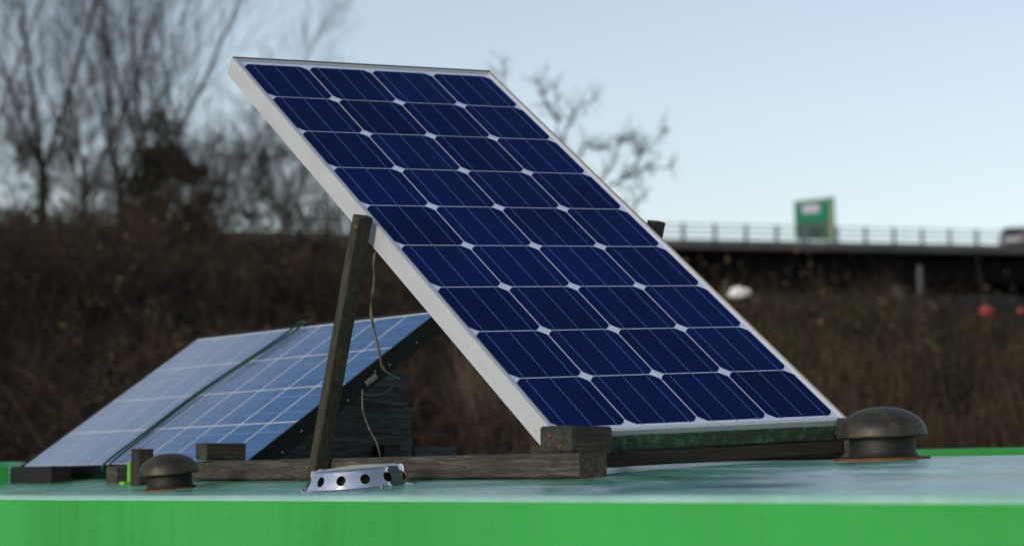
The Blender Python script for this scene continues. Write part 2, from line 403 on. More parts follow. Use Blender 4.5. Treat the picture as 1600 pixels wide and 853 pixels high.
# ------------------------------------------------------------------ boat
def roof_z(s, t):
    return .049 - .044*(2.69-t)**2 + max(0, min(1, (1.785-t)/.26))*.0030*max(-3.2, min(1.4, s+2.6))
T0, T1 = 1.525, 3.855
S0, S1 = -9.0, 4.5
boat = root('narrowboat', B(0, 2.69, -1.18), 'green painted canal boat whose weathered roof carries the solar panels', 'boat')
def build_boat():
    # roof sheet with rounded edge
    ts = [T0+.010+(T1-T0-.020)*i/60 for i in range(61)]
    prof = []
    R = .009
    ss = [S0+(S1-S0)*i/90 for i in range(91)]
    bm = bmesh.new(); rings = []
    for s in ss:
        r = []
        ze = roof_z(s, T0)
        for k in range(5):
            a = math.pi/2*k/5
            r.append((T0+R-R*math.cos(a), ze+.0013-R+R*math.sin(a)))
        r = [(t, z) for t, z in r]
        for t in ts: r.append((t, roof_z(s, t)))
        for k in range(5):
            a = math.pi/2*(k+1)/5
            r.append((T1-R+R*math.sin(a), roof_z(s, T1)-R+R*math.cos(a)))
        # slight unevenness of hand-plated steel
        r = [(t, z+.0007*noise.noise(Vector((s*1.6, t*5, 0)))) for t, z in r]
        rings.append([bm.verts.new(B(s, t, z)) for t, z in r])
    for a, b in zip(rings, rings[1:]):
        for k in range(len(a)-1): bm.faces.new((a[k], b[k], b[k+1], a[k+1]))
    obj('roof', bm, M_ROOF, boat, smooth=True)
    # cabin sides and ends
    bm = bmesh.new()
    def side(t_top, t_bot, sgn):
        rr = []
        for s in ss:
            z = roof_z(s, t_top)-.0078
            pts = [(t_top, z), (t_top+.003*sgn, z-.15), (t_bot, -.78)]
            rr.append([bm.verts.new(B(s, t+.0012*noise.noise(Vector((s*1.1, z_*4, 5))), z_)) for t, z_ in pts])
        for a, b in zip(rr, rr[1:]):
            for k in range(2): bm.faces.new((a[k], a[k+1], b[k+1], b[k]))
        return rr
    A = side(T0, T0-.06, -1); C = side(T1, T1+.06, 1)
    for q in (0, -1): bm.faces.new([A[q][0], A[q][1], A[q][2], C[q][2], C[q][1], C[q][0]])
    obj('cabin_side', bm, M_GREEN, boat, smooth=True)
    bm = bmesh.new()
    boxst(bm, S0-1.5, S1+2, T0-.17, T1+.17, -.84, -.78, bevel=.012)
    obj('gunwale', bm, M_BLACKPL, boat)
    bm = bmesh.new()
    c = [B(S0-2.6, 2.69-.3, -1.5), B(S1+2, T0-.06, -1.5), B(S1+2, T1+.06, -1.5), B(S0-2.6, 2.69+.3, -1.5),
         B(S0-3, 2.69-.3, -.84), B(S1+2, T0-.15, -.84), B(S1+2, T1+.15, -.84), B(S0-3, 2.69+.3, -.84)]
    hexa(bm, c, 0, .02); obj('hull', bm, M_BLACKPL, boat)
    # far grab rail, near grab rail at the left, sliding hatch, little painted lug
    bm = bmesh.new(); boxst(bm, -6.0, S1, 3.74, 3.79, -.012, .0885, bevel=.004); obj('grab_rail', bm, M_GREEN, boat)
    bm = bmesh.new(); boxst(bm, S0, -4.59, 1.70, 1.735, -.01, .0435, bevel=.003)
    obj('grab_rail', bm, M_GREEN, boat)
    bm = bmesh.new(); boxst(bm, -7.2, -5.05, 1.80, 2.5, -.0, .058, bevel=.004)
    obj('sliding_hatch', bm, M_ROOF, boat)
    bm = bmesh.new()
    p = att(203, 757, 1.715); s, t = st(p)
    boxst(bm, s-.008, s+.004, 1.712, 1.722, 0, .046, bevel=.002, zf=None)
    boxst(bm, s-.016, s+.006, 1.700, 1.724, 0, .0105, bevel=.002)
    m = simple('bright_green_paint', (.13,.42,.03), .45)
    obj('mounting_lug', bm, m, boat)
build_boat()

# ================================================================== VENTS
def roof_frame(s, t, sink=.0):
    n = Vector((0,0,1)); e = .02
    dt = (roof_z(s, t+e)-roof_z(s, t-e))/(2*e)
    nrm = (Vector((0,0,1)) - ET*dt).normalized()
    x = (ET + Vector((0,0,dt))).normalized(); y = nrm.cross(x)
    Mx = Matrix((x, y, nrm)).transposed().to_4x4(); Mx.translation = B(s, t, roof_z(s, t)-sink)
    return Mx
I4 = Matrix.Identity(4)
def mushroom(s, t, R, label, tilt=0.0):
    Mx = roof_frame(s, t) @ Matrix.Rotation(tilt, 4, 'Y')
    r = root('mushroom_vent', None, label, 'roof vent', 'domed mushroom vents on the boat roof', Mx)
    k = R/.061
    cap = [(0,.0)]
    H = .0355*k; zb = .031*k
    prof = []
    for i in range(18):
        a = math.pi/2*(1-i/17); prof.append((R*math.cos(a)**.93 if i else 0, zb+.006*k+H*math.sin(a)**1.08))
    prof += [(R*1.012, zb+.003*k), (R*1.012, zb), (R*.985, zb-.0005), (R*.95, zb+.004*k), (R*.6, zb+.012*k), (0, zb+.014*k)]
    bm = bmesh.new(); lathe(bm, prof, I4); obj('cap', bm, M_VENT, r, True, world=False)
    bm = bmesh.new(); lathe(bm, [(0,zb+.0125*k),(R*.74,zb+.0125*k),(R*.74,.010*k),(R*.79,.005*k),(R*.86,.0035*k),(R*.86,.001),(0,.001)], I4)
    obj('neck', bm, M_NECK, r, False, world=False)
    bm = bmesh.new(); rg = random.Random(int(R*1e5)); n = 64; pts = []
    rr = [R*(1.06 if R > .055 else .90)*(1+.025*math.sin(3*a)+.012*rg.uniform(-1,1)) for a in [2*math.pi*i/n for i in range(n)]]
    top = [bm.verts.new((rr[i]*math.cos(2*math.pi*i/n), rr[i]*math.sin(2*math.pi*i/n), .003*k)) for i in range(n)]
    bot = [bm.verts.new((rr[i]*1.01*math.cos(2*math.pi*i/n), rr[i]*1.01*math.sin(2*math.pi*i/n), -.004)) for i in range(n)]
    bm.faces.new(top); bm.faces.new(bot[::-1])
    for i in range(n): bm.faces.new((top[i], bot[i], bot[(i+1)%n], top[(i+1)%n]))
    obj('base_flange', bm, M_RUST, r, False, world=False)
    for j in range(3):
        a = j*2.1+.6
        if R < .055: break
        bm = bmesh.new()
        lathe(bm, [(0,.0055),(.0022,.0050),(.003,.003),(.003,.002)], Matrix.Translation((R*.95*math.cos(a), R*.95*math.sin(a), 0)), 10)
        obj('screw', bm, M_NECK, r, True, world=False)
    return r
p = att(1380, 714, 2.205); s_, t_ = st(p)
mushroom(s_, t_, .0625, 'large domed mushroom vent with rusty base beside the right foot of the upright solar panel')
p = att(266, 762, 1.625); s_, t_ = st(p)
mushroom(s_, t_, .0500, 'smaller dark mushroom vent near the roof edge in front of the low blue solar panel', 0.0)

def steel_vent(s, t):
    Mx = roof_frame(s, t)
    r = root('stainless_vent', None, 'low round polished steel vent with a ring of holes at the roof edge', 'roof vent', None, Mx)
    Rb, Rt, H = .0765, .0675, .0235; NH = 13; hr = .0070
    bm = bmesh.new(); K = 24
    def wall(a, z, off=0):
        q = z/H; rad = Rb+(Rt-Rb)*(q**1.1)+off
        return Vector((rad*math.cos(a), rad*math.sin(a), .0025+z))
    for off in (0, -.0012):
        for h in range(NH):
            a0 = 2*math.pi*h/NH; da = math.pi/NH; rc = (Rb+Rt)/2
            inner = []; outer = []
            for k in range(K):
                th = 2*math.pi*k/K; cx, cy = math.cos(th), math.sin(th)
                inner.append(wall(a0+hr*cx/rc, H*.50+hr*cy, off))
                m = max(abs(cx), abs(cy)); ox, oy = cx/m, cy/m
                outer.append(wall(a0+da*ox, H*.5+H*.5*oy, off))
            iv = [bm.verts.new(v) for v in inner]; ov = [bm.verts.new(v) for v in outer]
            for k in range(K):
                bm.faces.new((iv[k], ov[k], ov[(k+1)%K], iv[(k+1)%K]))
    bmesh.ops.remove_doubles(bm, verts=bm.verts, dist=1e-5)
    # flange, shoulder and top ring
    lathe(bm, [(Rb,.0025),(Rb+.006,.0012),(Rb+.0085,.0002),(Rb+.0085,-.002)], I4, 90)
    lathe(bm, [(Rt,.0025+H),(Rt-.0012,.0046+H),(Rt-.0040,.0060+H),(Rt-.0075,.0062+H),(Rt-.0105,.0056+H),(Rt-.0105,.001+H)], I4, 90)
    obj('vent_body', bm, M_STEEL, r, True, world=False)
    bm = bmesh.new(); lathe(bm, [(0,.0088+H),(.018,.0086+H),(.030,.0078+H),(.040,.0062+H),(Rt-.0110,.0040+H),(Rt-.0110,.001+H)], I4, 64)
    obj('centre_disc', bm, M_LENS, r, True, world=False)
    bm = bmesh.new(); lathe(bm, [(Rb-.012,.001),(Rt-.013,H)], I4, 48); obj('inner_collar', bm, M_INSIDE, r, True, world=False)
    for j in range(3):
        a = math.radians(25+j*120); bm = bmesh.new()
        lathe(bm, [(0,.0045),(.0020,.0040),(.0026,.002),(.0026,-.001)], Matrix.Translation(((Rb+.0055)*math.cos(a), (Rb+.0055)*math.sin(a), 0)), 10)
        obj('screw', bm, M_SCREW, r, True, world=False)
p = att(560, 763, 1.640); s_, t_ = st(p)
steel_vent(s_, t_)

# ================================================================== SOLAR PANELS
def rect(bm, x0, x1, y0, y1, z, mi):
    f = bm.faces.new([bm.verts.new((x, y, z)) for x, y in ((x0,y0),(x1,y0),(x1,y1),(x0,y1))]); f.material_index = mi
def panel_frame(bm, W, H, D, lip, top, wall=.0022):
    """hollow extrusion: four mitred bars with lip, wall and back flange"""
    def ring(x, y, z): return [bm.verts.new(q) for q in ((-x,-y,z),(x,-y,z),(x,y,z),(-x,y,z))]
    seq = [(W-lip, H-lip, top-.0035), (W-lip, H-lip, top-.0006), (W-lip+.0006, H-lip+.0006, top), (W-.0008, H-.0008, top), (W, H, top-.0008), (W, H, top-D),
           (W-.022, H-.022, top-D), (W-.022, H-.022, top-D+wall), (W-wall, H-wall, top-D+wall), (W-wall, H-wall, top-.006), (W-lip, H-lip, top-.0035)]
    rs = [ring(*q) for q in seq]
    for a, b in zip(rs, rs[1:]):
        for k in range(4): bm.faces.new((a[k], b[k], b[(k+1)%4], a[(k+1)%4]))
def basis(x, y, n, t):
    x = Vector(x).normalized(); n = Vector(n).normalized(); y = n.cross(x)
    Mx = Matrix((x, y, n)).transposed().to_4x4(); Mx.translation = Vector(t); return Mx
def build_panel1():
    Mx = basis((.84289,.53563,.05125), None, (.27148,-.50557,.81896), (.0075,3.7297,.4229))
    r = root('solar_panel', None, 'deep blue silver framed solar panel propped up steeply on wooden legs', 'solar panel', None, Mx)
    W, H, a = .2670, .5905, .1275
    bm = bmesh.new(); panel_frame(bm, W, H, .0335, .0075, .0030); obj('frame', bm, M_FRAME1, r, world=False)
    bm = bmesh.new(); rect(bm, -W+.003, W-.003, -H+.003, H-.003, -.0006, 0)
    hc = (a-.0026)/2; ch = .0118
    for i in range(4):
        for j in range(9):
            cx, cy = (i-1.5)*a, (j-4)*a; pts = []
            for (sx, sy, sw) in ((1,-1,0),(1,1,1),(-1,1,0),(-1,-1,1)):
                q = []
                for k in range(5):              # arc of the pseudo-square corner
                    t = k/4; u = ch*(1-t); v = ch*t; bul = .0007*4*t*(1-t)
                    q.append((cx+sx*(hc-u+bul*.7), cy+sy*(hc-v+bul*.7)))
                if sw == 0: q = q[::-1]
                if sx == 1 and sy == -1: q = q
                pts += q
            # order by angle to be safe
            pts = sorted(set(pts), key=lambda p: math.atan2(p[1]-cy, p[0]-cx))
            f = bm.faces.new([bm.verts.new((x, y, 0)) for x, y in pts]); f.material_index = 1
    for i in range(4):
        for q in (-.335, 0, .335):
            x = (i-1.5)*a+q*a
            rect(bm, x-.0006, x+.0006, -4.5*a-.0025, 4.5*a+.0015, .0003, 2)
    obj('cell_sheet', bm, [M_BACK1, M_CELL1, M_BUS1], r, world=False)
    bm = bmesh.new(); box(bm, -W+.004, W-.004, -H+.004, H-.004, -.006, -.0035); obj('backsheet', bm, M_BACKSIDE, r, world=False)
    mt = simple('dark_strip', (.045,.065,.075), .5); mb = simple('brown_strip', (.22,.17,.12), .7)  # dark strip on the top lip, thin brown strip on the right lip
    bm = bmesh.new(); box(bm, -W+.0015, W-.0015, H-.0032, H-.0002, .0031, .0048, bevel=.0004); obj('edge_strip', bm, mt, r, world=False)
    bm = bmesh.new(); box(bm, W-.0036, W-.0022, -H+.004, H-.0034, .0031, .0040); obj('edge_strip', bm, mb, r, world=False)
    bm = bmesh.new(); box(bm, -.055, .055, .44, .53, -.030, -.0062, bevel=.003); obj('junction_box', bm, M_BLACKPL, r, world=False)
    return r
P1 = build_panel1()
K2 = .86
def build_panel2():
    Mx = basis((.59541,-.80341,.00509), None, (-.45877,-.33478,.82307), (-.68475*K2,5.4072*K2,.21898*K2))
    r = root('solar_panel', None, 'low tilted pale blue solar panel in a black frame with a green cord round it', 'solar panel', None, Mx)
    gx, gy = .1225*K2, .1225*1.18617*K2; W, H = 4.5*gx+.010, 2*gy+.011
    bm = bmesh.new(); panel_frame(bm, W, H, .035, .006, .0030); obj('frame', bm, M_FRAME2, r, world=False)
    bm = bmesh.new(); rect(bm, -W+.003, W-.003, -H+.003, H-.003, -.0006, 0)
    for i in range(9):
        for j in range(4):
            x, y = (i-4.5)*gx, (j-2)*gy
            rect(bm, x+.0030, x+gx-.0030, y+.0017, y+gy-.0017, 0, 1)
    for j in range(4):
        for q in (.27, .73):
            y = (j-2+q)*gy; rect(bm, -4.5*gx-.001, 4.5*gx+.001, y-.0008, y+.0008, .0003, 2)
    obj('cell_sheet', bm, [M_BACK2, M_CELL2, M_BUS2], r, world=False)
    bm = bmesh.new(); box(bm, -W+.004, W-.004, -H+.004, H-.004, -.006, -.0035); obj('backsheet', bm, M_BACKSIDE, r, world=False)
    for (y, z) in ((.17,-.018),(.095,-.020),(.06,-.012),(-.02,-.024),(-.135,-.015),(-.19,-.024)):
        bm = bmesh.new(); lathe(bm, [(0,.002),(.0014,.0018),(.002,.001),(.002,-.001)], Matrix.Translation((W, y, z)) @ Matrix.Rotation(math.pi/2, 4, 'Y'), 10)
        obj('screw', bm, M_SCREW, r, True, world=False)
    bm = bmesh.new(); box(bm, W, W+.002, .030, .058, -.025, -.015, bevel=.0006); obj('clamp_plate', bm, simple('dull_clamp', (.16,.18,.17), .6), r, world=False)
    # cord looped over the panel
    bm = bmesh.new()
    def c(a, b, z=.006): return (a*gx, b*gy, z)
    A = [(-.735,-2.07),(-.80,-1.2),(-.83,-.1),(-.66,.7),(-.52,1.2),(-.42,1.75),(-.40,2.07)]
    Bq = [(-.50,-2.07),(-.62,-1.2),(-.70,-.15),(-.58,.6),(-.36,1.2),(-.20,1.7),(-.14,2.07)]
    for P in (A, Bq):
        pts = [c(P[0][0], P[0][1]-.02, -.034), c(P[0][0], P[0][1]-.03, -.012)] + [c(*p) for p in P] + [c(P[-1][0]+.02, P[-1][1]+.06, .0), c(P[-1][0]+.04, P[-1][1]+.05, -.034)]
        tube(bm, smooth_path(pts, 5), .0024, 8)
    pts = [c(-.40,2.07,.0065), c(-.30,2.12,.008), c(-.2,2.10,.0065)]; tube(bm, smooth_path(pts, 5), .0024, 8)
    o = obj('tie_cord', bm, M_STRAP, None, True)
    o.matrix_world = Mx; lab(o, 'dark green cord tied in two strands across the low solar panel', 'cord')
build_panel2()

# ================================================================== WOODEN STAND of the upright panel
UP = Vector((0,0,1))
stand = root('wooden_stand', B(-2.9, 2.05, .03), 'weathered timber frame of rails and props holding up the steep solar panel', 'stand')
def bobj(name, mat, fn, parent=stand, seed=0):
    bm = bmesh.new(); fn(bm); return obj(name, bm, mat, parent)
bobj('base_rail', M_WS, lambda bm: wood_beam(bm, B(-2.552,1.7875,.0128), B(-3.765,1.7875,.0128), ET, UP, .045, .0335, 1, .0011))
bobj('base_rail', M_WS, lambda bm: wood_beam(bm, B(-2.552,2.335,.043), B(-3.50,2.335,.043), ET, UP, .045, .032, 2, .0011))
# stop blocks the panel stands against
bobj('stop_block', M_WB, lambda bm: wood_beam(bm, B(-2.645,1.797,.0468), B(-2.568,1.797,.0462), ET, UP, .066, .037, 3, .001, 5))
bobj('stop_block', M_WB, lambda bm: wood_beam(bm, B(-2.650,2.315,.0756), B(-2.600,2.315,.0756), ET, UP, .046, .027, 4, .001, 4))
# cross boards under the panel's lower edge
def lipz(t): return .0682+(t-1.781)*.0512
def board(bm, s, t0, t1, z0, z1, th, seed):
    wood_beam(bm, B(s, t0, z0(t0)), B(s, t1, z0(t1)), ES, UP, th, z1, seed, .0009)
bobj('cross_board', M_WM, lambda bm: board(bm, -2.650, 1.832, 2.29, lambda t: lipz(t)-.0235, .0215, .020, 5))
bobj('cross_board', M_WT, lambda bm: board(bm, -2.654, 1.812, 2.31, lambda t: lipz(t)-.0455, .0215, .022, 6))
# props
def prop(bm, foot, top, seed, ws=.021, wt=.026):
    foot, top = Vector(foot), Vector(top); d = (top-foot).normalized()
    side = ET; up = side.cross(d).normalized()
    if up.dot(ES) < 0: up = -up
    wood_beam(bm, foot-up*ws/2, top-up*ws/2, side, up, wt, ws, seed, .0007)
f1 = att(494, 748, 1.748); t1 = att(567, 338, 1.748)
bobj('prop', M_WZ, lambda bm: prop(bm, f1, t1, 7))
f2 = f1 + ET*.572 + UP*.030; t2 = att(1026, 346, 2.345)
bobj('prop', M_WZ, lambda bm: prop(bm, f2, t2, 8))
for q, (pp, dd) in enumerate(((t1, -1), (t2, 1))):
    bm = bmesh.new()
    Mx = Matrix.Translation(pp - UP*.018 - ET*.0128) @ ET.to_track_quat('Z','Y').to_matrix().to_4x4() @ Matrix.Rotation(math.pi, 4, 'X')
    lathe(bm, [(0,.002),(.003,.0018),(.004,.0),(.004,-.002)], Mx, 12); obj('screw', bm, M_RUST, stand, True)

for s_, t_, z_ in ((-2.62, 1.7625, .070), (-2.595, 1.7625, .056)):
    bm = bmesh.new(); Mx = Matrix.Translation(B(s_, t_, z_)) @ (-ET).to_track_quat('Z','Y').to_matrix().to_4x4()
    lathe(bm, [(0,.001),(.0028,.0012),(.0035,.0),(.0035,-.002)], Mx, 12); obj('screw', bm, M_RUST, stand, True)
# blocks round the foot of the low panel
bm = bmesh.new(); a = att(224, 757, 1.690); s_, t_ = st(a)
wood_beam(bm, B(s_-.012,1.700,.002), B(s_-.012,1.700,.0685), ET, -ES, .030, .034, 9, .0008, 4)
o = obj('wood_block', bm, wood('upright_block_timber', 'z', dark=(.014,.011,.009), light=(.08,.065,.045)), None)
lab(o, 'short upright wooden block just left of the smaller mushroom vent', 'wood block', 'wooden packing blocks beside the low solar panel')
bm = bmesh.new(); wood_beam(bm, B(-3.700,1.752,.0475), B(-3.700,1.828,.0475), -ES, UP, .044, .030, 10, .0008, 4)
o = obj('wood_block', bm, M_WB, None)
lab(o, 'dark wooden block lying on the left end of the long base rail', 'wood block', 'wooden packing blocks beside the low solar panel')
bm = bmesh.new(); a = att(186, 752, 1.745); s_, t_ = st(a)
wood_beam(bm, B(s_,1.730,.006), B(s_,1.768,.008), -ES, UP, .05, .0325, 11, .0010, 4)
o = obj('wood_block', bm, M_WS, None)
lab(o, 'small grey cracked wood block where the green cord meets the roof', 'wood block', 'wooden packing blocks beside the low solar panel')

bm = bmesh.new(); wood_beam(bm, B(-4.585,1.758,.006), B(-4.36,1.758,.006), ET, UP, .04, .0365, 12, .0008, 6)
o = obj('wood_block', bm, wood('black_timber', 's', dark=(.0015,.0015,.0015), light=(.005,.005,.0045)), None)  # near-black wood colour
lab(o, 'nearly black timber under the lower left corner of the low solar panel', 'wood block', 'wooden packing blocks beside the low solar panel')

# plank support under the far side of the low panel
def plank_support():
    r = root('plank_support', B(-3.93, 2.1, .03), 'dark trestle of stacked planks under the raised edge of the low solar panel', 'support')
    s = -3.93; zr = .042
    zs = [zr, .103, .158, .226]
    def tleft(z): return 1.86+(z-.02)*1.36
    for i in range(3):
        bm = bmesh.new(); z0, z1 = zs[i]+.0012, zs[i+1]-.0012
        c = [B(s-.03,tleft(z0)+.03,z0), B(s,tleft(z0)+.03,z0), B(s,2.318-.004*i,z0), B(s-.03,2.318-.004*i,z0),
             B(s-.03,tleft(z1)+.03,z1), B(s,tleft(z1)+.03,z1), B(s,2.318-.004*i,z1), B(s-.03,2.318-.004*i,z1)]
        hexa(bm, c, 0, .002); obj('plank', bm, M_WD, r)
    bm = bmesh.new(); boxst(bm, s+.004, s+.05, 2.225, 2.262, zr, .082, bevel=.002); obj('foot_block', bm, M_WT, r)
    bm = bmesh.new(); boxst(bm, s-.03, s+.002, 2.322, 2.42, zr+.001, .080, bevel=.002); obj('foot_block', bm, M_WD, r)
plank_support()

# cables
def cable(name, ctrl, rad, label, mat=M_CABLE, twin=False):
    bm = bmesh.new(); pts = smooth_path(ctrl, 8); tube(bm, pts, rad, 8)
    if twin:
        off = [Vector((math.cos(i*.35), math.sin(i*.35), 0))*rad*1.5 for i in range(len(pts))]
        tube(bm, [p+o for p, o in zip(pts, off)], rad, 8)
    o = obj(name, bm, mat, None, True); return lab(o, label, 'cable')
cable('cable', [at(592,385,3.80), at(586,400,3.78), at(584,440,3.80), at(580,480,3.82), at(586,520,3.84), at(594,560,3.86), at(603,580,3.88), at(622,592,3.92)],
      .0014, 'pale twin cable hanging down from behind the steep solar panel', twin=True)
cable('cable', [at(566,608,4.10), at(567,640,4.06), at(577,670,4.02), at(588,690,3.98), at(594,712,3.95)], .0011, 'thin pale cable hanging below the low panel in front of the dark planks')
cable('cable', [at(622,592,3.922), at(612,606,4.0), at(596,616,4.05), at(572,617,4.10), at(566,608,4.12)], .0012, 'thin black cable looped below the end of the pale twin cable', M_BLACKPL)

# ================================================================== VEGETATION
class Sticks:
    """many tapered three- or four-sided twigs gathered into one mesh"""
    def __init__(s, k=3): s.V = []; s.F = []; s.k = k; s.nv = 0
    def seg(s, p0, p1, r0, r1):
        k = s.k; d = p1-p0; L = np.linalg.norm(d)
        if L < 1e-6: return
        d = d/L; a = np.array((0,0,1.)) if abs(d[2]) < .9 else np.array((1.,0,0))
        u = np.cross(d, a); u /= np.linalg.norm(u); v = np.cross(d, u)
        for p, r in ((p0, r0), (p1, r1)):
            for i in range(k):
                t = 2*math.pi*i/k; s.V.append(p+(u*math.cos(t)+v*math.sin(t))*r)
        b = s.nv
        for i in range(k): s.F.append((b+i, b+(i+1)%k, b+k+(i+1)%k, b+k+i))
        s.nv += 2*k
    def build(s, name, mat, parent=None):
        V = np.array(s.V, np.float32)
        if parent is not None: V = V - np.array(parent.location, np.float32)
        return link(name, np_mesh(name, V, s.F), mat, parent)
def grow(st_, rg, p, d, L, r, lvl, up, spread, segs=4, kids=(5,4,4,3), minr=.003):
    """recursive bare branch"""
    p = np.array(p, float); d = np.array(d, float); d /= np.linalg.norm(d)
    for i in range(segs):
        q = d + np.array([rg.gauss(0,.09), rg.gauss(0,.09), rg.gauss(0,.05)+up*.10]); q /= np.linalg.norm(q)
        p2 = p + q*L/segs; r2 = max(minr, r*(1-.72*(i+1)/segs)); r1 = max(minr, r*(1-.72*i/segs))
        st_.seg(p, p2, r1, r2)
        if lvl > 0:
            n = kids[-lvl] if i > 0 or lvl < len(kids) else 1
            n = max(1, int(round(n/segs*1.35 + rg.uniform(-.4,.6))))
            for _ in range(n):
                th = rg.uniform(0, 2*math.pi); t = rg.uniform(.1, 1)
                a = np.cross(q, (math.cos(th), math.sin(th), .3)); a /= np.linalg.norm(a)+1e-9
                c = q*math.cos(spread)+a*math.sin(spread)*rg.uniform(.7,1.25)
                grow(st_, rg, p+(p2-p)*t, c, L*rg.uniform(.42,.66)*(1-.25*i/segs), r1*rg.uniform(.42,.6), lvl-1, up, spread, max(2, segs-1) if lvl > 1 else 2, kids, minr)
        p, d = p2, q
def leaves_mesh(P, size, rg, jitter=.4, flat=0.0):
    """one quad leaf at each point, numpy"""
    P = np.asarray(P, float); n = len(P)
    u = rg.normal(size=(n,3)); u /= np.linalg.norm(u,axis=1)[:,None]
    a = rg.normal(size=(n,3)); v = np.cross(u, a); v /= np.linalg.norm(v,axis=1)[:,None]
    s = size*(1+jitter*rg.uniform(-1,1,size=(n,1)))
    V = np.stack([P-u*s*.5, P+v*s*.32, P+u*s*.5, P-v*s*.32], 1).reshape(-1,3)
    F = np.arange(4*n).reshape(-1,4); return V, F
def twigs_mesh(P, D, L, wdt, rg):
    """ribbons three-sided: each twig bends once; numpy; returns quads"""
    n = len(P); D = D/np.linalg.norm(D,axis=1)[:,None]
    a = rg.normal(size=(n,3)); u = np.cross(D, a); u /= np.linalg.norm(u,axis=1)[:,None]; v = np.cross(D, u)
    L = L[:,None]; wd = wdt[:,None]
    mid = P+D*L*.5+u*L*.07; end = P+D*L+u*L*rg.uniform(-.05,.30,size=(n,1))-np.array([0,0,1.])*L*.04
    V = []
    for (c, k) in ((P,1.0),(mid,.75),(end,.25)):
        for j in range(3):
            t = 2*math.pi*j/3; V.append(c+(u*math.cos(t)+v*math.sin(t))*wd*k)
    V = np.stack(V,1).reshape(-1,3); b = (np.arange(n)*9)[:,None]
    F = np.concatenate([b+np.array([[j,(j+1)%3,3+(j+1)%3,3+j]]) for j in range(3)]+[b+np.array([[3+j,3+(j+1)%3,6+(j+1)%3,6+j]]) for j in range(3)],0)
    return V, F
def veg(name, stops, scale=1.5, rough=.8):
    m = Mat(name); f = m.noise(m.coords(world=True), scale, 6, .7)
    g = m.n('ShaderNodeNewGeometry'); k = m.mix(.38, f, g.outputs['Random Per Island'])
    m.col(m.ramp(k, stops)); m.set(Roughness=rough, Specular_IOR_Level=.2); return m.m
M_BARK = veg('bare_bark', [(.3,(.016,.012,.009)),(.7,(.042,.031,.022))])
M_BRUSH = veg('scrub_brush', [(.30,(.012,.012,.005)),(.5,(.060,.050,.022)),(.66,(.15,.12,.06))])
M_TWIG = veg('scrub_twigs', [(.30,(.005,.004,.003)),(.5,(.028,.019,.013)),(.66,(.085,.054,.035))])
M_REED = veg('dry_stems', [(.28,(.016,.012,.009)),(.5,(.075,.052,.037)),(.7,(.20,.145,.10))])
M_LEAF = veg('bramble_leaves', [(.25,(.008,.010,.004)),(.5,(.024,.025,.010)),(.62,(.050,.030,.018)),(.8,(.13,.105,.05))])
M_IVY = veg('ivy_leaves', [(.3,(.008,.014,.006)),(.7,(.022,.034,.012))])
nr = np.random.default_rng(5)
def bank_points(n, y0, y1, u0, u1, p=1.0):
    y = y0+(y1-y0)*nr.uniform(size=n)**p; u = nr.uniform(u0, u1, size=n); x = y*u
    z = np.array([bank_h(a, b) for a, b in zip(x, y)])
    return np.stack([x, y, z], 1)
def clumpf(P, sc_, off):
    return np.array([noise.noise(Vector((p[0]*sc_, p[1]*sc_, off))) for p in P])
def scrub():
    P = bank_points(64000, 10.5, 38, -.40, .42); c = clumpf(P, .55, 2)
    P = P[c > -.38]; c = c[c > -.38]; n = len(P)
    hgt = .25+.75*np.clip(c+.4, 0, 1)
    P[:,2] += nr.uniform(0, 1, n)*hgt*.55 - .05
    D = nr.normal(size=(n,3))*np.array([1,1,.55])+np.array([0,0,.75])
    V, F = twigs_mesh(P, D, nr.uniform(.3,1.0,n)*hgt, nr.uniform(.0025,.0060,n), nr)
    o = link('scrub', np_mesh('scrub', V, F), M_TWIG); lab(o, 'tangled brown bramble scrub covering the bank', 'scrub', kind='stuff')
    P = bank_points(60000, 10.5, 38, -.40, .42); c = clumpf(P, .8, 9)
    P = P[c > -.12]; c = c[c > -.12]; n = len(P)
    P[:,2] += nr.uniform(0, .8, n)*np.clip(c+.3, .2, 1)
    V, F = leaves_mesh(P, .065, nr)
    o = link('bramble_leaves', np_mesh('bramble_leaves', V, F), M_LEAF); lab(o, 'sparse dull leaves of the brambles on the bank', 'leaves', kind='stuff')
scrub()
def bright_bits():
    P = bank_points(6500, 17, 37, -.40, .42); c = clumpf(P, .5, 40); P = P[c > .05]; n = len(P); P[:,2] += nr.uniform(.2, .95, n)
    V, F = leaves_mesh(P, .055, nr)
    o = link('pale_dead_leaves', np_mesh('pale_dead_leaves', V, F), veg('pale_dead_leaf', [(.25,(.04,.034,.016)),(.5,(.08,.06,.035)),(.75,(.15,.12,.08))])); lab(o, 'scattered pale dead leaves clinging to the scrub', 'leaves', kind='stuff')
    P = bank_points(42000, 12, 30, -.02, .42); c = clumpf(P, .62, 55); P = P[c > .10]; n = len(P)
    P[:,2] += nr.uniform(0, .3, n); D = nr.normal(size=(n,3))*.9+np.array([0,0,.7])
    V, F = twigs_mesh(P, D, nr.uniform(.25,.6,n), nr.uniform(.003,.007,n), nr)
    o = link('olive_brush', np_mesh('olive_brush', V, F), M_BRUSH); lab(o, 'patches of olive brown brush on the upper bank below the flyover', 'brush', kind='stuff')
bright_bits()
def reeds():
    P = bank_points(30000, 9.6, 14.5, -.02, .42); c = clumpf(P, 1.6, 21); P = P[c > .0]; n = len(P)
    D = nr.normal(size=(n,3))*.10+np.array([0,0,1.])
    V, F = twigs_mesh(P, D, nr.uniform(.25,.75,n), nr.uniform(.0025,.006,n), nr)
    o = link('dry_stems', np_mesh('dry_stems', V, F), M_REED); lab(o, 'upright dry pinkish brown stems at the foot of the bank', 'dry stems', kind='stuff')
reeds()

